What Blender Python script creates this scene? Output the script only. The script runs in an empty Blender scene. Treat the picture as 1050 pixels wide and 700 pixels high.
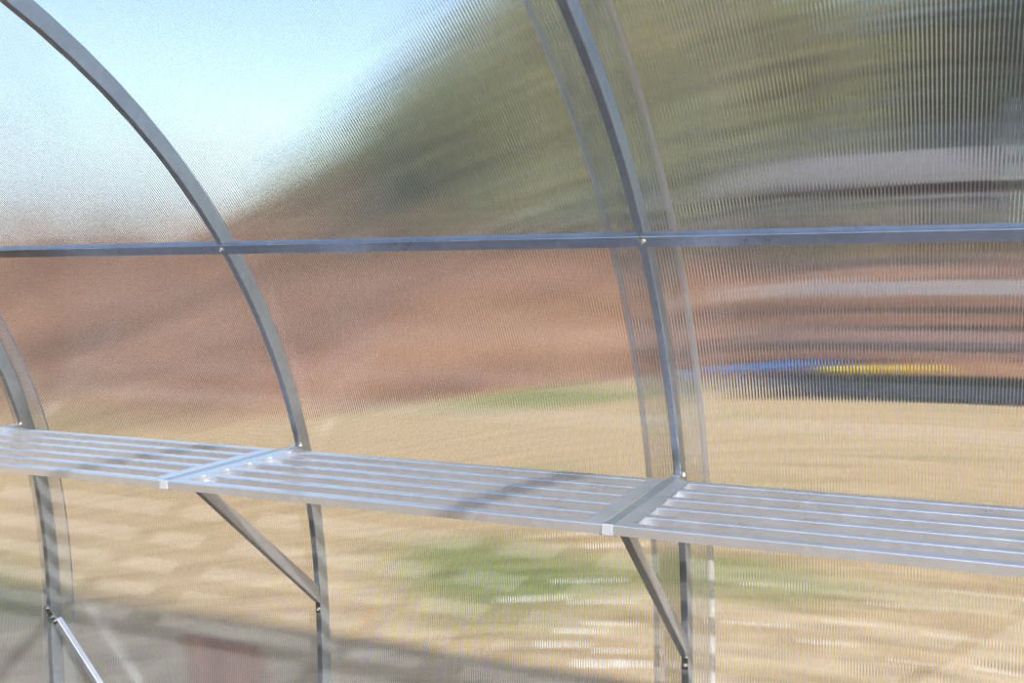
import bpy, bmesh, math, random
from mathutils import Vector, Matrix
random.seed(7)
sc = bpy.context.scene
COL = sc.collection
GZ = 1.48                      # camera height above the ground
X3 = -0.5676                   # right-hand arch
# inner line of the steel arch, (y, z) seen from a camera at the origin, from the ground up to the ridge
PROF = [(2.2290,-1.48),(2.2290,-1.38),(2.2288,-1.292),(2.2288,-1.24),(2.229,-1.135),(2.2294,-1.0819),(2.2294,-1.028),(2.2291,-0.9731),(2.2278,-0.9172),
 (2.2252,-0.86),(2.2211,-0.8017),(2.2152,-0.7421),(2.2071,-0.6814),(2.1966,-0.6195),(2.1834,-0.5567),(2.1672,-0.493),
 (2.1479,-0.4287),(2.1251,-0.3639),(2.0987,-0.2989),(2.0686,-0.2339),(2.0346,-0.1691),(1.9965,-0.1049),(1.9543,-0.0415),
 (1.908,0.0208),(1.8575,0.0817),(1.8028,0.1409),(1.744,0.1981),(1.681,0.2531),(1.6139,0.3056),(1.5429,0.3552),
 (1.4681,0.4017),(1.3894,0.445),(1.3072,0.4847),(1.2215,0.5206),(1.1326,0.5526),(1.0405,0.5804),(0.9454,0.6038),
 (0.8475,0.6228),(0.7471,0.6371),(0.6441,0.6465),(0.539,0.6511),(0.45,0.6520)]
Y0 = 0.45
HALF = [Vector((y, z + GZ)) for y, z in PROF]
FULL = HALF + [Vector((2*Y0 - p.x, p.y)) for p in reversed(HALF[:-1])]
def offset(path, d):
    out = []
    for i, p in enumerate(path):
        a = path[max(i-1, 0)]; b = path[min(i+1, len(path)-1)]
        t = (b - a).normalized()
        out.append(Vector((p.x + d*t.y, p.y - d*t.x)))
    return out

# ---------------------------------------------------------------- materials
class NT:
    def __init__(s, name):
        s.m = bpy.data.materials.new(name); s.m.use_nodes = True
        s.t = s.m.node_tree; s.t.nodes.clear()
        s.out = s.t.nodes.new('ShaderNodeOutputMaterial')
    def n(s, kind, **kw):
        nd = s.t.nodes.new(kind)
        for k, v in kw.items():
            if k.startswith('i_'): nd.inputs[k[2:].replace('_', ' ')].default_value = v
            else: setattr(nd, k, v)
        return nd
    def l(s, a, b): s.t.links.new(a, b)
    def math(s, op, a, b=None, c=None, clamp=False):
        nd = s.n('ShaderNodeMath', operation=op, use_clamp=clamp)
        for i, v in enumerate((a, b, c)):
            if v is None: continue
            if isinstance(v, (int, float)): nd.inputs[i].default_value = v
            else: s.l(v, nd.inputs[i])
        return nd.outputs[0]
def lin(r, g, b):
    f = lambda c: (c/255/12.92) if c/255 <= .04045 else ((c/255 + .055)/1.055)**2.4
    return (f(r), f(g), f(b), 1)
def ramp(s, fac, stops):
    r = s.n('ShaderNodeValToRGB'); e = r.color_ramp.elements
    e[0].position, e[0].color = stops[0]; e[1].position, e[1].color = stops[-1]
    for p, c in stops[1:-1]:
        x = e.new(p); x.color = c
    s.l(fac, r.inputs[0]); return r.outputs[0]
def noisy(name, stops, scale=5, rough=.8, metal=0, detail=5, spec=.3, stretch=(1,1,1), bump=0):
    s = NT(name); tc = s.n('ShaderNodeTexCoord'); mp = s.n('ShaderNodeMapping'); mp.inputs['Scale'].default_value = stretch
    s.l(tc.outputs['Object'], mp.inputs[0])
    nz = s.n('ShaderNodeTexNoise', i_Scale=scale, i_Detail=detail); s.l(mp.outputs[0], nz.inputs[0])
    b = s.n('ShaderNodeBsdfPrincipled', i_Roughness=rough, i_Metallic=metal)
    b.inputs['Specular IOR Level'].default_value = spec
    s.l(ramp(s, nz.outputs[0], stops), b.inputs['Base Color'])
    if bump:
        bp = s.n('ShaderNodeBump', i_Strength=bump, i_Distance=.002); s.l(nz.outputs[0], bp.inputs['Height']); s.l(bp.outputs[0], b.inputs['Normal'])
    s.l(b.outputs[0], s.out.inputs[0]); return s.m
def galv(name, base, rough, scale=60, blot=.12, met=1.0):
    s = NT(name); tc = s.n('ShaderNodeTexCoord')
    v = s.n('ShaderNodeTexVoronoi', i_Scale=scale); s.l(tc.outputs['Object'], v.inputs[0])
    nz = s.n('ShaderNodeTexNoise', i_Scale=9, i_Detail=6); s.l(tc.outputs['Object'], nz.inputs[0])
    k = s.math('MULTIPLY_ADD', nz.outputs[0], .5, s.math('MULTIPLY', v.outputs['Color'], .25))
    b = s.n('ShaderNodeBsdfPrincipled', i_Metallic=met)
    s.l(ramp(s, k, [(.2, tuple(c*(1-blot) for c in base)+(1,)), (.6, tuple(min(1, c*(1+blot)) for c in base)+(1,))]), b.inputs['Base Color'])
    s.l(s.math('MULTIPLY_ADD', k, .22, rough-.08), b.inputs['Roughness'])
    s.l(b.outputs[0], s.out.inputs[0]); return s.m
M_ARCH = galv('galvanised_tube', (.50,.55,.61), .36, 60, .12, .84)
M_RAIL = galv('galvanised_rail', (.68,.71,.78), .30, 45, .1, .80)
M_BRACE = galv('dull_tube', (.50,.52,.56), .38, 60, .08, .8)
M_BOLT = galv('zinc_bolt', (.75,.76,.72), .25)
M_CAP = noisy('white_cap', [(.3,(.38,.41,.45,1)),(.7,(.43,.46,.50,1))], 20, .5)

def sheet_mat(name, amp, rough, ior, haze, rib):
    s = NT(name)
    geo = s.n('ShaderNodeNewGeometry'); tc = s.n('ShaderNodeTexCoord')
    sep = s.n('ShaderNodeSeparateXYZ'); s.l(tc.outputs['Object'], sep.inputs[0])
    x = sep.outputs[0]
    ph = s.math('MULTIPLY', x, 2*math.pi/.0064)
    # slow waviness in the ribs so they are not perfectly regular
    wv = s.n('ShaderNodeTexNoise', i_Scale=7, i_Detail=2); s.l(tc.outputs['Object'], wv.inputs[0])
    # triangular slope profile across each rib, from -1 to 1
    sn = s.math('SUBTRACT', s.math('MULTIPLY', s.math('PINGPONG', s.math('DIVIDE', ph, math.pi), 1.0), 2.0), 1.0)
    a = s.math('MULTIPLY', s.math('MULTIPLY_ADD', wv.outputs[0], .6, .7), amp)
    off = s.math('MULTIPLY', sn, a)
    cb = s.n('ShaderNodeCombineXYZ'); s.l(off, cb.inputs[0])
    add = s.n('ShaderNodeVectorMath', operation='ADD'); s.l(geo.outputs['Normal'], add.inputs[0]); s.l(cb.outputs[0], add.inputs[1])
    nrm = s.n('ShaderNodeVectorMath', operation='NORMALIZE'); s.l(add.outputs[0], nrm.inputs[0])
    gl = s.n('ShaderNodeBsdfGlass', i_Roughness=rough, i_IOR=ior); gl.inputs['Color'].default_value = (.97,.98,.98,1)
    s.l(nrm.outputs[0], gl.inputs['Normal'])
    di = s.n('ShaderNodeBsdfDiffuse'); di.inputs['Color'].default_value = (.86,.88,.92,1)
    tr = s.n('ShaderNodeBsdfTranslucent'); tr.inputs['Color'].default_value = (.86,.88,.92,1)
    m1 = s.n('ShaderNodeMixShader'); m1.inputs[0].default_value = .4; s.l(di.outputs[0], m1.inputs[1]); s.l(tr.outputs[0], m1.inputs[2])
    web = s.math('POWER', s.math('ABSOLUTE', s.math('SINE', s.math('MULTIPLY', ph, .5))), 8)
    fac = s.math('MULTIPLY_ADD', web, rib, haze)
    m2 = s.n('ShaderNodeMixShader'); s.l(fac, m2.inputs[0]); s.l(gl.outputs[0], m2.inputs[1]); s.l(m1.outputs[0], m2.inputs[2])
    s.l(m2.outputs[0], s.out.inputs[0]); return s.m
M_SHEET_IN = sheet_mat('polycarbonate_ribbed', .105, .02, 1.59, .085, .34)
M_SHEET_OUT = sheet_mat('polycarbonate_outer', 0.0, .02, 1.59, .02, .0)
def tape_mat():
    s = NT('edge_tape'); tp = s.n('ShaderNodeBsdfTransparent'); di = s.n('ShaderNodeBsdfDiffuse'); tr = s.n('ShaderNodeBsdfTranslucent')
    di.inputs[0].default_value = (.92,.92,.94,1); tr.inputs[0].default_value = (.92,.92,.94,1)
    m1 = s.n('ShaderNodeMixShader'); m1.inputs[0].default_value = .35; s.l(di.outputs[0], m1.inputs[1]); s.l(tr.outputs[0], m1.inputs[2])
    m2 = s.n('ShaderNodeMixShader'); m2.inputs[0].default_value = .30; s.l(tp.outputs[0], m2.inputs[1]); s.l(m1.outputs[0], m2.inputs[2])
    s.l(m2.outputs[0], s.out.inputs[0]); return s.m
M_TAPE = tape_mat()

# ---------------------------------------------------------------- mesh helpers
def finish(name, bm, mat, parent=None, smooth=False, mats=None):
    bmesh.ops.recalc_face_normals(bm, faces=bm.faces)
    me = bpy.data.meshes.new(name); bm.to_mesh(me); bm.free()
    for m in (mats or [mat]): me.materials.append(m)
    if smooth:
        for p in me.polygons: p.use_smooth = True
    o = bpy.data.objects.new(name, me); COL.objects.link(o)
    if parent: o.parent = parent
    return o
def tag(o, label=None, cat=None, group=None, kind=None):
    if label: o['label'] = label
    if cat: o['category'] = cat
    if group: o['group'] = group
    if kind: o['kind'] = kind
    return o
def empty(name, loc, label, cat, group=None):
    o = bpy.data.objects.new(name, None); COL.objects.link(o); o.location = loc; o.empty_display_size = .05
    return tag(o, label, cat, group)
def box(bm, a, b, bev=0.0):
    x0,y0,z0 = a; x1,y1,z1 = b
    r = bmesh.ops.create_cube(bm, size=1)
    for v in r['verts']:
        v.co = Vector(((x0+x1)/2 + v.co.x*(x1-x0), (y0+y1)/2 + v.co.y*(y1-y0), (z0+z1)/2 + v.co.z*(z1-z0)))
    if bev:
        es = list({e for v in r['verts'] for e in v.link_edges})
        bmesh.ops.bevel(bm, geom=es, offset=bev, segments=2, profile=.5, affect='EDGES')
def sweep(bm, path_y, section, caps=True):
    """path_y: list of 3D points; section(i) -> list of 3D points round the tube"""
    rings = [[bm.verts.new(q) for q in section(i)] for i in range(len(path_y))]
    n = len(rings[0])
    for a, b in zip(rings, rings[1:]):
        for k in range(n):
            bm.faces.new((a[k], a[(k+1) % n], b[(k+1) % n], b[k]))
    if caps:
        bm.faces.new(rings[0]); bm.faces.new(list(reversed(rings[-1])))
    return rings
def rrect(w, h, r=.0018, seg=3):
    pts = []
    for cx, cy, a0 in ((w/2-r, h/2-r, 0), (-w/2+r, h/2-r, 90), (-w/2+r, -h/2+r, 180), (w/2-r, -h/2+r, 270)):
        for k in range(seg+1):
            a = math.radians(a0 + 90*k/seg); pts.append((cx + r*math.cos(a), cy + r*math.sin(a)))
    return pts
def tube_between(bm, p, q, side, w, h):
    p, q, side = Vector(p), Vector(q), Vector(side).normalized()
    d = (q-p).normalized(); up = side.cross(d).normalized()
    sec = rrect(w, h)
    sweep(bm, [p, q], lambda i: [(p, q)[i] + side*a + up*b for a, b in sec])
def bolt_mesh(bm, p, n, r=.006):
    """button-headed bolt with washer at p, facing n"""
    n = Vector(n).normalized(); rot = n.to_track_quat('Z', 'Y').to_matrix().to_4x4()
    for rr, z0, z1, seg in ((r*1.25, 0, .0012, 20), (r*.9, .0012, .0045, 6), (r*.45, .0045, .0075, 12)):
        bmesh.ops.create_cone(bm, cap_ends=True, segments=seg, radius1=rr, radius2=rr*.9, depth=z1-z0,
                              matrix=Matrix.Translation(Vector(p) + n*(z0+z1)/2) @ rot)

# ---------------------------------------------------------------- steel arches
TW, TD = .0168, .0388
def arch_mesh():
    bm = bmesh.new()
    def refine(path):
        out = []
        for a, b in zip(path, path[1:]): out += [a, (a+b)/2]
        return out + [path[-1]]
    path = refine(FULL); mid = offset(path, TD/2)
    sec = rrect(TW, TD, .0015, 2)
    def section(i):
        a = path[max(i-1,0)]; b = path[min(i+1,len(path)-1)]; t = (b-a).normalized(); n = Vector((t.y, -t.x))
        return [Vector((u, mid[i].x + n.x*v, mid[i].y + n.y*v)) for u, v in sec]
    sweep(bm, path, section); return bm
arch_labels = {
 0: 'galvanised steel arch in the sheet overlap, right-hand of the large arches',
 1: 'galvanised steel arch bending across the middle-left from top left corner',
 2: 'galvanised steel arch at far left edge, with a diagonal strut bolted low on it',
 3: 'galvanised steel arch beyond the left edge of the shelf run',
 -1: 'galvanised steel arch beyond the right end of the shelves'}
arch0 = finish('greenhouse_arch', arch_mesh(), M_ARCH)
arch0.location = (X3, 0, 0)
ARCH = {0: arch0}
for k in (1, 2, 3, -1):
    o = arch0.copy(); COL.objects.link(o); o.location = (X3-k, 0, 0); ARCH[k] = o
for k, o in ARCH.items(): tag(o, arch_labels[k], 'arch', 'steel arches of the greenhouse')
def arch_at(zr):
    for a, b in zip(PROF, PROF[1:]):
        if a[1] <= zr <= b[1]:
            f = (zr-a[1])/(b[1]-a[1]); return a[0]+(b[0]-a[0])*f
    return PROF[0][0]

# ---------------------------------------------------------------- purlins
PC = Vector((1.8806, .0547 + GZ)); PT = Vector((-.545, .838)).normalized()  # point on arch, tangent (up)
i0 = min(range(len(HALF)-1), key=lambda i: (HALF[i]-PC).length)
PT = (HALF[i0+1]-HALF[i0-1]).normalized(); PN = Vector((-PT.y, PT.x))      # PN points inward
def purlin(x0, x1, label, mirror=False, group='horizontal rails tying the arches'):
    bm = bmesh.new()
    cuts = [x0] + [X3-k for k in (3,2,1,0,-1) if x0+.01 < X3-k < x1-.01] + [x1]
    H, D = .0262, .0150
    def bar(a, b, d0, d1, h):
        c = []
        for x in (a, b):
            for s, d in ((1,d0),(1,d1),(-1,d1),(-1,d0)):
                q = PC + PT*(s*h/2) + PN*d
                c.append(bm.verts.new((x, q.x if not mirror else 2*Y0-q.x, q.y)))
        for k in range(4): bm.faces.new((c[k], c[(k+1)%4], c[4+(k+1)%4], c[4+k]))
        bm.faces.new(c[:4]); bm.faces.new(c[4:])
    for a, b in zip(cuts, cuts[1:]):
        bar(a+TW/2+.0006, b-TW/2-.0006, .0042, .0042-D, H)
    bar(x0+.0012, x1-.0012, .0055, .0008, H)
    bmesh.ops.bevel(bm, geom=list(bm.edges), offset=.0007, segments=1, affect='EDGES')
    o = finish('purlin', bm, M_PURLIN); tag(o, label, 'rail', group)
    for c in cuts[:-1]:
        b = bmesh.new(); q = PC + PN*.0055
        off = .000 if c != x0 else .004
        nn = Vector((0, PN.x, PN.y)) if not mirror else Vector((0, -PN.x, PN.y))
        bolt_mesh(b, (c+off, q.x if not mirror else 2*Y0-q.x, q.y), nn)
        finish('bolt', b, M_BOLT, o)
    return o
M_PURLIN = galv('purlin_steel', (.70,.75,.84), .30)
purlin(X3, X3+2, 'grey steel rail at the upper right, running right from the right-hand arch')
purlin(X3-2, X3, 'grey steel rail across the upper middle, between far left arch and right-hand arch')
purlin(X3-4, X3-2, 'grey steel rail at the far left, ending at the far left arch')

# ---------------------------------------------------------------- shelf trays and brackets
YF, YR, ZT = 1.6661, 2.0806, -.4443 + GZ
BW, FH = .0206, .0178
XB = .0038
def tray_mesh_parts(root, L):
    e = .034; h = FH; pitch = (YR-YF-.026)/5
    def rail(y0, w, name, x0, x1, wall=.0014, hh=h):
        bm = bmesh.new()   # inverted channel: top web and two folded sides, one mesh
        r = .0018
        sec = [(0,-hh),(0,-r),(r*.3,-r*.3),(r,0),(w-r,0),(w-r*.3,-r*.3),(w,-r),(w,-hh),(w-wall,-hh),(w-wall,-wall),(wall,-wall),(wall,-hh)]
        sweep(bm, [0,1], lambda i: [Vector(((x0,x1)[i], y0+a, b)) for a, b in sec])
        return finish(name, bm, M_RAIL, root)
    rail(0, .026, 'front_rail', 0, L, hh=h)
    for k in range(1, 5): rail(pitch*k, .024, 'slat', e-.001, L-e+.001, hh=h*.98)
    rail(pitch*5, .026, 'rear_rail', 0, L)
    for s in (0, 1):
        bm = bmesh.new(); x0, x1 = (0, e) if s == 0 else (L-e, L)
        w = YR-YF-.052
        xs = (x1-.0014, x1) if s == 0 else (x0, x0+.0014)
        box(bm, (x0+.0006, .0262, -.0015), (x1, .026+w-.0002, -.0002))
        box(bm, (xs[0], .0262, -h), (xs[1], .026+w-.0002, -.0002))
        eb = finish('end_bar', bm, M_RAIL, root)
        if s == 0:
            for yb in (.058, .30):
                b = bmesh.new(); bolt_mesh(b, (x1+.004, yb, -.0172), (0,0,1), .005)
                box(b, (x1+.0002, yb-.013, -.0178), (x1+.012, yb+.013, -.0165))
                finish('bolt', b, M_BOLT, eb)
def copy_tree(o, parent=None):
    c = o.copy(); COL.objects.link(c)
    if parent: c.parent = parent
    for ch in list(o.children): copy_tree(ch, c)
    return c
L = 1 - BW - .0016
tray0 = empty('shelf_tray', (X3+XB+BW/2+.0008, YF, ZT), '', 'shelf', 'slatted metal shelf trays')
tray_mesh_parts(tray0, L)
tl = {0: 'slatted metal shelf tray at the right, sunlit, running out of the right edge',
      1: 'slatted metal shelf tray in the middle, spanning between the two large arches',
      2: 'slatted metal shelf tray at the left edge, in front of the far left arch'}
for k in (0, 1, 2):
    t = tray0 if k == 0 else copy_tree(tray0)
    t.location.x = X3+XB-k+BW/2+.0008; t['label'] = tl[k]
def bracket(k, brace, label):
    x = X3-k+XB
    r = empty('shelf_bracket', (x, arch_at(ZT-GZ), ZT), label, 'bracket', 'brackets holding up the shelves')
    r_inv = Vector((x, arch_at(ZT-GZ), ZT))
    def P(v): return Vector(v)-r_inv
    bm = bmesh.new(); ya = arch_at(ZT-GZ-.009)-.0006
    p0, p1 = P((x, YF+.0035, ZT-FH/2-.001)), P((x, ya, ZT-FH/2-.001))
    w2, wf, ht = (BW-.0016)/2, (BW+.010)/2, FH/2
    sec = [(-w2,ht),(w2,ht),(w2,-ht+.0),(wf,-ht),(wf,-ht-.0014),(-wf,-ht-.0014),(-wf,-ht),(-w2,-ht)]
    sweep(bm, [0,1], lambda i: [((p0,p1)[i]) + Vector((a,0,b)) for a, b in sec])
    finish('bracket_arm', bm, M_ARCH, r)
    bm = bmesh.new(); a = P((x-BW/2, YF-.002, ZT-FH-.0008)); b = P((x+BW/2, YF+.0034, ZT+.0008)); box(bm, a, b, .0008)
    tag(finish('end_cap', bm, M_CAP, r), 'white end cap')
    bm = bmesh.new(); q = P((x-TW/2-.0008, ya-.03, ZT-.001)); box(bm, q+Vector((0,0,0)), q+Vector((TW+.012,.030,.0012)))
    bolt_mesh(bm, q+Vector((TW+.006,.016,.0012)), (0,0,1), .0045)
    finish('fixing_plate', bm, M_BOLT, r)
    if brace:
        bm = bmesh.new()
        ax = X3-k
        top = Vector((ax, 1.762, ZT-FH-.0015)); bot = Vector((ax, 2.2195, -.874+GZ))
        d = (bot-top).normalized()
        # front / rear edges cut: level at the top, upright at the arch
        n = Vector((0, d.z, -d.y)); 
        if n.z < 0: n = -n
        hw = .0195; c = []
        for sx in (-TW/2, TW/2):
            l0 = top + Vector((sx, -hw/abs(n.y if abs(n.y)>.3 else .5)*.72, 0)); u0 = top + Vector((sx, hw*.9, 0))
            l1 = Vector((ax+sx, 2.2262, -.885+GZ)); u1 = Vector((ax+sx, 2.2215, -.836+GZ))
            c.append([bm.verts.new(P(q)) for q in (l0, u0, u1, l1)])
        A, B = c
        bm.faces.new(A); bm.faces.new(B[::-1])
        for i in range(4): bm.faces.new((A[i], A[(i+1)%4], B[(i+1)%4], B[i]))
        bmesh.ops.bevel(bm, geom=list(bm.edges), offset=.0012, segments=2, affect='EDGES')
        bo = finish('brace', bm, M_BRACE, r)
        bm = bmesh.new()
        q = P((ax, 2.2268, -.899+GZ)); box(bm, q+Vector((-TW/2+.0012,-.0006,-.012)), q+Vector((TW/2-.0012,.0012,.014)))
        bolt_mesh(bm, q+Vector((0,-.0006,-.004)), (0,-1,0), .0055)
        finish('bolt', bm, M_BOLT, bo)
    return r
bracket(0, True, 'shelf bracket with white end cap between the middle and right shelf trays')
bracket(1, True, 'shelf bracket with white end cap between the left and middle shelf trays')
bracket(2, False, 'shelf bracket at the far left arch, at the left edge of the picture')

# diagonal strut bolted to the far left arch
r = empty('diagonal_strut', (X3-2, 2.20, -1.044+GZ), 'bright diagonal metal strut bolted to the far left arch near the bottom left corner', 'strut')
o0 = Vector(r.location); bm = bmesh.new()
pa = Vector((-2.512, 2.212, -1.052+GZ))-o0; pb = pa + Vector((.368,0,-.405))
tube_between(bm, pa, pb, (0,1,0), .018, .018)
finish('strut_tube', bm, M_RAIL, r)
bm = bmesh.new()
d = (pb-pa).normalized(); up = Vector((0,1,0)).cross(d)
for i0_, (s0, s1) in enumerate((( -.052, .012),)):
    p = pa + d*s0; q = pa + d*s1
    cs = []
    for pt in (p, q):
        for yy, uu in ((-.0102,-.009),(-.0125,-.009),(-.0125,.009),(-.0102,.009)):
            cs.append(bm.verts.new(pt + Vector((0,yy,0)) + up*uu))
    for k in range(4): bm.faces.new((cs[k], cs[(k+1)%4], cs[4+(k+1)%4], cs[4+k]))
    bm.faces.new(cs[:4]); bm.faces.new(cs[4:])
for s in (-.045, -.012, .003):
    bolt_mesh(bm, pa + d*s + Vector((0,-.0125,0)), (0,-1,0), .005)
finish('fixing_plate', bm, M_BOLT, r)

# ---------------------------------------------------------------- polycarbonate skin
def sheet(name, x0, x1, d, tape=(False, False), th=.004, path=None):
    path = path or [p for p in HALF if p.x > 1.1]
    out = []
    for a, b in zip(path, path[1:]): out += [a, (a+b)/2]
    path = out + [path[-1]]
    pi_, po = offset(path, TD + d), offset(path, TD + d + th)
    n = len(path); vs = []; fs = []; mi = []
    def strip(pa, pb, mat_i, out):
        """a run of quads between two rails of points, with vertices of its own, facing along out(i)"""
        k0 = len(vs)
        for a, b in zip(pa, pb): vs.append(a); vs.append(b)
        for i in range(n-1):
            q = [k0+2*i, k0+2*i+1, k0+2*i+3, k0+2*i+2]
            nn = (vs[q[1]]-vs[q[0]]).cross(vs[q[3]]-vs[q[0]])
            if nn.dot(out(i)) < 0: q.reverse()
            fs.append(q); mi.append(mat_i)
    P3 = lambda x, path: [Vector((x, p.x, p.y)) for p in path]
    outw = lambda i: Vector((0, po[i].x-pi_[i].x, po[i].y-pi_[i].y))
    strip(P3(x0, pi_), P3(x1, pi_), 0, lambda i: -outw(i))
    strip(P3(x0, po), P3(x1, po), 1, outw)
    strip(P3(x0, pi_), P3(x0, po), 2, lambda i: Vector((-1,0,0)))
    strip(P3(x1, pi_), P3(x1, po), 2, lambda i: Vector((1,0,0)))
    me = bpy.data.meshes.new(name); me.from_pydata(vs, [], fs); me.materials.append(M_SHEET_IN); me.materials.append(M_SHEET_OUT); me.materials.append(M_TAPE)
    for p, m in zip(me.polygons, mi): p.material_index = m; p.use_smooth = True
    o = bpy.data.objects.new(name, me); COL.objects.link(o)
    o['kind'] = 'structure'
    for s, on in enumerate(tape):
        if not on: continue
        w = .013; xa, xb = (x0, x0+w) if s == 0 else (x1-w, x1)
        bm = bmesh.new(); pt = offset(path, TD + d - .0004); p2 = offset(path, TD + d - .0009)
        a = [[bm.verts.new((x, p.x, p.y)) for x in (xa, xb)] for p in pt]
        b = [[bm.verts.new((x, p.x, p.y)) for x in (xa, xb)] for p in p2]
        for i in range(n-1):
            bm.faces.new((a[i][0], a[i][1], a[i+1][1], a[i+1][0])); bm.faces.new((b[i][1], b[i][0], b[i+1][0], b[i+1][1]))
            for k in (0,1): bm.faces.new((a[i][k], a[i+1][k], b[i+1][k], b[i][k]))
        finish('edge_tape', bm, M_TAPE, o, smooth=True)
    return o
sheet('wall_back', X3-2-.075, X3+.060, .0010, (False, True))
sheet('wall_back', X3-.085, X3+2.0, .0062, (True, False))
sheet('wall_back', X3-4.0, X3-2+.055, .0062, (False, False))

# ---------------------------------------------------------------- opposite side (seen only as soft reflections in the sheet)
def opp(o, label):
    return tag(o, label, o.get('category'), 'shelving reflected from the opposite side')
for k, zt, nm in ((0,ZT,'upper'),(1,ZT,'upper'),(2,ZT,'upper'),(0,-.97+GZ,'lower'),(1,-.97+GZ,'lower'),(2,-.97+GZ,'lower')):
    t = copy_tree(tray0)
    t.rotation_euler = (0,0,math.pi)
    t.location = (X3-k+1-BW/2-.0008, 2*Y0-YF, zt)
    opp(t, 'slatted shelf tray on the opposite side, a pale streak reflected in the sheet')
purlin(X3-4, X3+2, 'steel rail of the opposite side, a pale level streak reflected in the sheet', mirror=True, group='rails of the opposite side')

# ---------------------------------------------------------------- ground, bank
def grid_obj(name, xs, ys, zf, mat):
    bm = bmesh.new(); v = [[bm.verts.new((x, y, zf(x, y))) for x in xs] for y in ys]
    for j in range(len(ys)-1):
        for i in range(len(xs)-1): bm.faces.new((v[j][i], v[j][i+1], v[j+1][i+1], v[j+1][i]))
    return finish(name, bm, mat, smooth=True)
def lawn_mat():
    s = NT('dry_lawn'); tc = s.n('ShaderNodeTexCoord')
    n1 = s.n('ShaderNodeTexNoise', i_Scale=.55, i_Detail=4); s.l(tc.outputs['Object'], n1.inputs[0])
    n2 = s.n('ShaderNodeTexNoise', i_Scale=6, i_Detail=8, i_Roughness=.7); s.l(tc.outputs['Object'], n2.inputs[0])
    tan = ramp(s, n2.outputs[0], [(.32, lin(128,102,72)), (.5, lin(188,160,119)), (.68, lin(216,192,152))])
    grn = ramp(s, n2.outputs[0], [(.32, lin(78,86,44)), (.5, lin(128,132,74)), (.7, lin(168,164,104))])
    sp = s.n('ShaderNodeSeparateXYZ'); s.l(tc.outputs['Object'], sp.inputs[0])
    tot = n1.outputs[0]
    for cx, cy, rx, ry, k in ((-5.2,11.0,3.0,1.6,.22), (-1.3,4.0,1.3,.7,.12), (-.7,4.9,1.1,.55,.17), (-2.1,4.6,.8,.6,.14), (-4.0,5.6,1.2,1.0,.08)):   # greener patches of turf
        dx = s.math('DIVIDE', s.math('SUBTRACT', sp.outputs[0], cx), rx); dy = s.math('DIVIDE', s.math('SUBTRACT', sp.outputs[1], cy), ry)
        q = s.math('SUBTRACT', 1.0, s.math('ADD', s.math('MULTIPLY', dx, dx), s.math('MULTIPLY', dy, dy)), clamp=True)
        tot = s.math('MULTIPLY_ADD', q, k, tot)
    mx = s.n('ShaderNodeMix', data_type='RGBA'); s.l(ramp(s, tot, [(.55,(0,0,0,1)),(.72,(1,1,1,1))]), mx.inputs[0]); s.l(tan, mx.inputs[6]); s.l(grn, mx.inputs[7])
    b = s.n('ShaderNodeBsdfDiffuse'); s.l(mx.outputs[2], b.inputs[0]); s.l(b.outputs[0], s.out.inputs[0]); return s.m
M_LAWN = lawn_mat()
g = grid_obj('ground', [-70+i*5 for i in range(29)], [-30+j*5 for j in range(25)], lambda x, y: 0, M_LAWN); g['kind'] = 'structure'
M_CLAY = noisy('red_brown_bank', [(.3, lin(74,50,36)), (.5, lin(120,86,62)), (.72, lin(162,124,94))], .9, .95, stretch=(.5,1.4,1.4), spec=.1)
foot = [(-60,3.0),(-20,5.5),(-6.8,8.1),(-5.8,9.7),(-4.9,12.2),(-4.0,13.3),(-2.6,12.9),(.6,13.1),(6,13.6),(60,15)]
def foot_y(x):
    for a, b in zip(foot, foot[1:]):
        if a[0] <= x <= b[0]: return a[1]+(b[1]-a[1])*(x-a[0])/(b[0]-a[0])
    return 12
def bank():
    xs = [-60+i*1.0 for i in range(100)]; rows = [0,.3,.8,1.5,2.5,4,6,9,13,18,26,40]
    hs =                                       [-.03,.05,.2,.45,.75,1.1,1.5,1.9,2.2,2.4,2.5,2.5]
    bm = bmesh.new(); v = []
    for r_, h in zip(rows, hs):
        v.append([bm.verts.new((x, foot_y(x)+r_, h*(1+.75*max(0,min(1,(-x-10)/14))) + (0 if r_ < .2 else .10*math.sin(x*.9+r_)+.07*math.sin(x*2.3+1.7*r_)))) for x in xs])
    for j in range(len(rows)-1):
        for i in range(len(xs)-1): bm.faces.new((v[j][i], v[j][i+1], v[j+1][i+1], v[j+1][i]))
    o = finish('earth_bank', bm, M_CLAY, smooth=True); o['kind'] = 'structure'; return o
bank()
M_SOIL = noisy('floor_soil', [(.3, lin(30,28,26)), (.7, lin(54,49,45))], 7, .95, spec=.1)
bm = bmesh.new(); box(bm, (X3-4, 2*Y0-2.22, -.02), (X3+2, 2.225, .012)); fl = finish('floor', bm, M_SOIL); fl['kind'] = 'structure'

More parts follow.
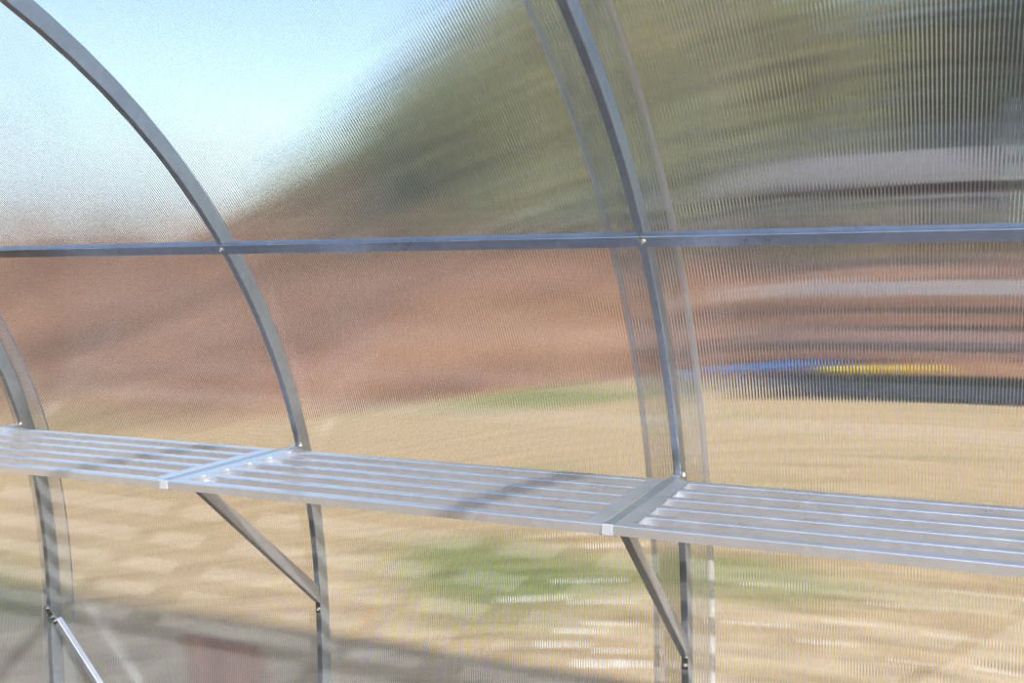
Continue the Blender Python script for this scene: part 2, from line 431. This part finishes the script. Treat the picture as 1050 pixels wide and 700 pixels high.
# ---------------------------------------------------------------- background: trees, house, hedge ...
M_BARK = noisy('bark', [(.3, lin(70,56,44)), (.7, lin(120,100,80))], 6, .95, stretch=(4,4,.6), spec=.1)
LEAFM = [noisy('foliage_olive', [(.3, lin(68,80,48)), (.7, lin(138,146,94))], 3, .8, spec=.15),
         noisy('foliage_dark', [(.3, lin(36,48,32)), (.7, lin(78,90,70))], 3, .8, spec=.15),
         noisy('foliage_yellow', [(.3, lin(108,112,72)), (.7, lin(158,158,112))], 3, .8, spec=.15)]
def crown_mesh(name, rx, rz, n, leaf, mat, seed):
    rnd = random.Random(seed); bm = bmesh.new()
    blobs = [(Vector((rnd.uniform(-.6,.6)*rx, rnd.uniform(-.6,.6)*rx, rnd.uniform(-.65,.7)*rz)), rnd.uniform(.35,.55)) for _ in range(12)]
    for i in range(n):
        c, s = rnd.choice(blobs)
        d = Vector((rnd.gauss(0,1), rnd.gauss(0,1), rnd.gauss(0,1))).normalized()*rnd.uniform(.55,1)
        p = c + Vector((d.x*rx*s, d.y*rx*s, d.z*rz*s))
        a = Vector((rnd.gauss(0,1), rnd.gauss(0,1), rnd.gauss(0,.6))).normalized()
        b = a.cross(Vector((rnd.gauss(0,1), rnd.gauss(0,1), rnd.gauss(0,1)))).normalized()
        l = leaf*rnd.uniform(.7,1.4)
        bm.faces.new([bm.verts.new(q) for q in (p-a*l, p-b*l*.5, p+a*l, p+b*l*.5)])
    me = bpy.data.meshes.new(name); bm.to_mesh(me); bm.free(); me.materials.append(mat); return me
def trunk_mesh(h, r):
    bm = bmesh.new()
    def limb(p, q, r0, r1, sg=8):
        d = (q-p).normalized(); s = d.cross(Vector((.3,.9,.2))).normalized(); u = s.cross(d)
        pts = [p.lerp(q, t) + s*(.04*math.sin(t*5)*h*.1) for t in (0,.33,.66,1)]
        sweep(bm, pts, lambda i: [pts[i] + (s*math.cos(2*math.pi*k/sg)+u*math.sin(2*math.pi*k/sg))*(r0+(r1-r0)*i/3) for k in range(sg)])
    limb(Vector((0,0,-.4)), Vector((.1,0,h)), r, r*.35)
    for k in range(7):
        a = k*2.4; z = h*(.35+.08*k)
        limb(Vector((0.02,0,z)), Vector((math.cos(a)*h*.25, math.sin(a)*h*.25, z+h*.2)), r*.4, r*.12, 6)
    me = bpy.data.meshes.new('trunk'); bmesh.ops.recalc_face_normals(bm, faces=bm.faces); bm.to_mesh(me); bm.free(); me.materials.append(M_BARK); return me
CR = [crown_mesh('crown', 1.0, 1.0, 3800, .05, LEAFM[i % 3], 11+i) for i in range(6)]
TR = trunk_mesh(1.0, .045)
def bank_z(x, y):
    d = y-foot_y(x); rows = [0,.3,.8,1.5,2.5,4,6,9,13,18,26,40]; hs = [0,.05,.2,.45,.75,1.1,1.5,1.9,2.2,2.4,2.5,2.5]
    for i in range(len(rows)-1):
        if rows[i] <= d <= rows[i+1]: return hs[i]+(hs[i+1]-hs[i])*(d-rows[i])/(rows[i+1]-rows[i])
    return 0 if d < 0 else 2.5
def tree(az, dist, h, w, kind, label, low=.02):
    x = dist*math.sin(math.radians(az)); y = dist*math.cos(math.radians(az)); z = bank_z(x, y)-.1
    r = empty('tree', (x, y, z), label, 'tree', 'trees behind the bank')
    t = bpy.data.objects.new('trunk', TR); COL.objects.link(t); t.parent = r; t.scale = (h, h, h*.8)
    c = bpy.data.objects.new('crown', CR[kind]); COL.objects.link(c); c.parent = r
    rz = h*(1-low)/2; c.scale = (w, w, rz/1.0); c.location = (0,0,h*low+rz*.95); c.rotation_euler.z = random.uniform(0,6)
def top_el(az):
    pts = [(-60,1.5),(-38,2.6),(-34,5.5),(-30.7,9.4),(-26,12.4),(-22,14.8),(-18,18),(-9,19),(-6.5,13.8),(-0.5,12.2),(2,17),(20,17)]
    for a, b in zip(pts, pts[1:]):
        if a[0] <= az <= b[0]: return a[1]+(b[1]-a[1])*(az-a[0])/(b[0]-a[0])
ROWS = [(25.5, (-33,-21.5,11), 2.2), (31, (-37,-27,-16,-5.5,6), 2.3), (36.5, (-31,-22,-11,0.5,12), 2.5), (42.5, (-35.5,-26,-18,-8,3), 2.6), (49, (-30,-13.5,-3), 3.0)]
for i in range(8):  # unseen trees added behind the camera, darkening reflections in metal and sheet
    x = -16 + i*4.6; hb = 7.6 + .5*math.sin(i*2.1)
    r = empty('tree', (x, -11.5 - .4*(i % 2), -.1), 'unseen dark tree added on the camera side to darken reflections in the metal and the sheet', 'tree', 'unseen trees added on the camera side to darken reflections')
    t = bpy.data.objects.new('trunk', TR); COL.objects.link(t); t.parent = r; t.scale = (hb, hb, hb*.8)
    c = bpy.data.objects.new('crown', CR[1 + 3*(i % 2)]); COL.objects.link(c); c.parent = r; c.scale = (1.75,1.6,hb*.45); c.location = (0,0,hb*.48)
n_t = 0
for d, azs, wmax in ROWS:
    for az in azs:
        h = (1.48 + d*math.tan(math.radians(top_el(az))) - 2.3) * (1.22 if az > -27 else 1.05)
        wd = min(wmax, max(1.0, h*.5)) * 1.12; kd = (n_t*5+n_t//3) % 6; n_t += 1
        side = ['olive','dark green','yellow-green'][kd % 3]
        tree(az, d, h, wd, kd, f'blurred {side} leafy tree seen through the ribbed sheet behind the brown bank')
SHRUBS = [(-33,20,.9),(-29,20.5,1.0),(-25,20,1.1),(-21,20,1.1),(-17,20,1.1),(-13.5,19.5,1.3),(-10,19.3,1.2),(-6.5,19.3,1.4),(-3,19.3,1.2),(.5,19.5,1.3),(4,19.7,1.0)]
for i, (az, d, h) in enumerate(SHRUBS):
    x = d*math.sin(math.radians(az)); y = d*math.cos(math.radians(az))
    r = empty('shrub', (x, y, bank_z(x, y)-.05), 'blurred bushy green shrub on the top of the brown bank', 'shrub', 'shrubs on the top of the bank')
    c = bpy.data.objects.new('foliage', CR[(i*2+1) % 6]); COL.objects.link(c); c.parent = r; c.scale = (.5,.5,h*.5); c.location = (0,0,h*.5)
    t = bpy.data.objects.new('stem', TR); COL.objects.link(t); t.parent = r; t.scale = (h*.8,h*.8,h*.7)

def hedge(x0, x1, y, z0, h, d, mat, label):
    rnd = random.Random(5); bm = bmesh.new()
    for i in range(5200):
        p = Vector((rnd.uniform(x0,x1), y+rnd.uniform(-d,d)/2, z0 + rnd.random()**.7*h))
        a = Vector((rnd.gauss(0,1), rnd.gauss(0,1), rnd.gauss(0,1))).normalized(); b = a.cross(Vector((rnd.gauss(0,1), rnd.gauss(0,1), rnd.gauss(0,1)))).normalized()
        l = .05; bm.faces.new([bm.verts.new(q) for q in (p-a*l, p-b*l*.6, p+a*l, p+b*l*.6)])
    box(bm, (x0, y-d*.35, z0-.05), (x1, y+d*.35, z0+h*.85), .04)
    me_o = finish('hedge', bm, mat); tag(me_o, label, 'hedge'); return me_o
M_HEDGE = noisy('hedge_leaves', [(.3, lin(22,24,18)), (.7, lin(52,56,40))], 4, .9, spec=.1)
hedge(-2.0, 1.9, 12.2, 0, .25, .5, M_HEDGE, 'low dark hedge along the far edge of the lawn at the right')

# blue tub and yellow boat beyond the hedge
def tub(x, y, mat, sc_, label):
    r = empty('plastic_tub', (x, y, .0), label, 'tub')
    bm = bmesh.new(); prof = [(.0,.0),(.22,.0),(.26,.27),(.29,.28),(.29,.31),(.25,.31),(.21,.05),(0,.05)]
    seg = 24; rings = []
    for q in prof: rings.append([bm.verts.new((sc_*q[0]*math.cos(2*math.pi*k/seg), .9*q[0]*math.sin(2*math.pi*k/seg), q[1])) for k in range(seg)])
    for a, b in zip(rings, rings[1:]):
        for k in range(seg): bm.faces.new((a[k], a[(k+1)%seg], b[(k+1)%seg], b[k]))
    bmesh.ops.remove_doubles(bm, verts=bm.verts, dist=1e-5)
    finish('tub_body', bm, mat, r, smooth=True)
    for sx in (-1, 1):
        bm = bmesh.new(); pts = [Vector((sx*sc_*.27, -.06, .26)), Vector((sx*sc_*.33, -.05, .23)), Vector((sx*sc_*.33, .05, .23)), Vector((sx*sc_*.27, .06, .26))]
        sweep(bm, pts, lambda i: [pts[i] + Vector((0, .012*math.cos(t*math.pi/3), .012*math.sin(t*math.pi/3))) for t in range(6)])
        finish('handle', bm, mat, r)
tub(-2.15, 12.85, noisy('blue_plastic', [(.3, lin(0,112,190)), (.7, lin(0,140,225))], 3, .4), 1.15, 'bright blue low tub beyond the lawn, left of the yellow one')
tub(-.85, 12.85, noisy('yellow_plastic', [(.3, lin(225,195,10)), (.7, lin(250,220,30))], 3, .4), .85, 'bright yellow low tub just above the dark hedge')
# pale house among the trees
def house():
    r = empty('house', (-1.7, 21.6, 1.9), 'blurred pale grey house between the trees at upper right', 'house')
    r0 = Vector(r.location)
    bm = bmesh.new(); box(bm, (-2.9,0,-.5), (2.9,4,1.25)); finish('house_wall', bm, noisy('siding', [(.3, lin(84,66,64)), (.7, lin(110,90,86))], 2, .9, stretch=(1,1,12)), r)
    bm = bmesh.new(); v = [bm.verts.new(q) for q in ((-3.2,-.4,1.2),(3.2,-.4,1.2),(3.2,4.4,1.2),(-3.2,4.4,1.2),(-2.3,2,2.1),(2.3,2,2.1))]
    for f in ((0,1,5,4),(2,3,4,5),(0,4,3),(1,2,5),(0,3,2,1)): bm.faces.new([v[i] for i in f])
    finish('roof', bm, noisy('roof_shingle', [(.3, lin(84,84,80)), (.7, lin(114,108,106))], 3, .8), r)
    for x in (-2.1,-.7,.7,2.1):
        bm = bmesh.new(); box(bm, (x-.4,-.05,.2), (x+.4,.02,1.0)); w = finish('window', bm, M_CAP, r)
        bm = bmesh.new(); box(bm, (x-.33,-.07,.27), (x+.33,-.052,.93)); finish('pane', bm, noisy('dark_pane', [(.3, lin(40,50,70)), (.7, lin(60,72,95))], 2, .15), w)
house()
# low plank fence on the foot of the bank
M_PLANK = [noisy('dark_plank', [(.3, lin(48,38,34)), (.7, lin(84,68,60))], 5, .9, stretch=(.5,4,4)),
           noisy('brown_plank', [(.3, lin(92,66,54)), (.7, lin(132,98,82))], 5, .9, stretch=(.5,4,4)),
           noisy('grey_plank', [(.3, lin(112,106,108)), (.7, lin(146,140,144))], 5, .9, stretch=(.5,4,4))]
fr = empty('plank_fence', (.3, 14.0, .2), 'low brown plank fence with a grey top board, beyond the dark hedge', 'fence')
zz = .0
for i, (hh, mi) in enumerate(((.13,1),(.10,0),(.15,1),(.08,0),(.14,1),(.10,0),(.13,1),(.20,2))):
    bm = bmesh.new(); box(bm, (-2.9, -.02, zz+.1), (2.9, .015, zz+.1+hh-.012), .004); zz += hh
    finish('plank', bm, M_PLANK[mi], fr)
for i in range(5):
    x = -2.8+i*1.4; bm = bmesh.new(); box(bm, (x-.04, .016, -.25), (x+.04, .1, zz+.12), .005); finish('post', bm, M_PLANK[0], fr)
# pale stones on the lawn
M_STONE = noisy('pale_stone', [(.3, lin(235,232,225)), (.7, lin(255,255,255))], 8, .8)
spots = [(598,508),(622,533),(585,548),(640,560),(604,596),(618,618),(560,530),(632,640),(596,648),(575,662),(636,668),(612,682),(655,682),(545,615),
         (905,585),(960,600),(925,622),(1010,610),(985,655),(880,640),(940,680),(1030,690),(800,600),(850,660),(775,640),(680,530)]
Rv = Vector((0.91346544,0.40684826,-0.00744248)); Uv = Vector((-0.02166871,0.06689884,0.99752444)); Fv = Vector((-0.40633897,0.91104283,-0.06992566))
st0 = None
for i, (px, py) in enumerate(spots):
    dvec = Fv + Rv*((px-525)/1044.5) - Uv*((py-350)/1044.5); k = (-GZ)/dvec.z
    if st0 is None:
        bm = bmesh.new(); bmesh.ops.create_icosphere(bm, subdivisions=3, radius=1)
        for v in bm.verts:
            v.co *= 1 + .18*math.sin(v.co.x*3.1+1)*math.cos(v.co.y*2.7) + .07*math.sin(v.co.z*7+v.co.x*5)
        o = finish('stone', bm, M_STONE, smooth=True); st0 = o
    else:
        o = st0.copy(); COL.objects.link(o)
    s = random.uniform(.016,.032) * (1 if px < 700 else .6)
    o.location = (dvec.x*k, dvec.y*k, s*.2); o.scale = (s*1.3, s*1.1, s*.55); o.rotation_euler = (0,0,random.uniform(0,6))
    tag(o, 'small white stone lying in the dry grass beyond the sheet', 'stone', 'white stones in the dry grass')
# reddish board leaning outside
bm = bmesh.new(); box(bm, (-.30,-.012,0), (.0,.012,.335), .002)
bd = finish('wooden_board', bm, noisy('red_board', [(.3, lin(144,100,74)), (.7, lin(186,136,106))], 4, .8, stretch=(6,6,1)))
bd.location = (-1.96, 2.55, 0); bd.rotation_euler = (math.radians(12), 0, 0)
tag(bd, 'reddish brown board standing outside low behind the sheet, left of the middle arch foot', 'board')

# ---------------------------------------------------------------- light, camera
w = bpy.data.worlds.new('sky'); sc.world = w; w.use_nodes = True; nt = w.node_tree
bg = nt.nodes['Background']; sky = nt.nodes.new('ShaderNodeTexSky'); sky.sky_type = 'NISHITA'; sky.sun_disc = False
sun_dir = Vector((.72,-.60,.62)).normalized()
sky.sun_elevation = math.asin(sun_dir.z); sky.sun_rotation = math.atan2(sun_dir.x, sun_dir.y)
sky.air_density = 1.0; sky.dust_density = 1.5; sky.ozone_density = 1.0
nt.links.new(sky.outputs[0], bg.inputs[0]); bg.inputs[1].default_value = .275
sl = bpy.data.lights.new('sun', 'SUN'); sl.energy = 5.3; sl.angle = math.radians(.6); sl.color = (1,.95,.88)
so = bpy.data.objects.new('sun', sl); COL.objects.link(so); so.rotation_euler = sun_dir.to_track_quat('Z','Y').to_euler(); so.location = (3,-6,6)
cd = bpy.data.cameras.new('camera'); cam = bpy.data.objects.new('camera', cd); COL.objects.link(cam)
mat = Matrix((( Rv.x,Uv.x,-Fv.x,0),(Rv.y,Uv.y,-Fv.y,0),(Rv.z,Uv.z,-Fv.z,GZ),(0,0,0,1))); cam.matrix_world = mat
cd.lens = 1044.5/1050*36; cd.sensor_width = 36; cd.clip_start = .05; cd.clip_end = 500
cd.dof.use_dof = True; cd.dof.focus_distance = 2.7; cd.dof.aperture_fstop = 7.1
sc.camera = cam
sc.view_settings.view_transform = 'Standard'; sc.view_settings.look = 'None'; sc.view_settings.gamma = 1
sc.view_settings.use_curve_mapping = False; sc.view_settings.exposure = .10
sc.cycles.max_bounces = 14; sc.cycles.transmission_bounces = 12; sc.cycles.glossy_bounces = 5; sc.cycles.diffuse_bounces = 3
sc.cycles.use_denoising = True
sc.cycles.sample_clamp_indirect = 6
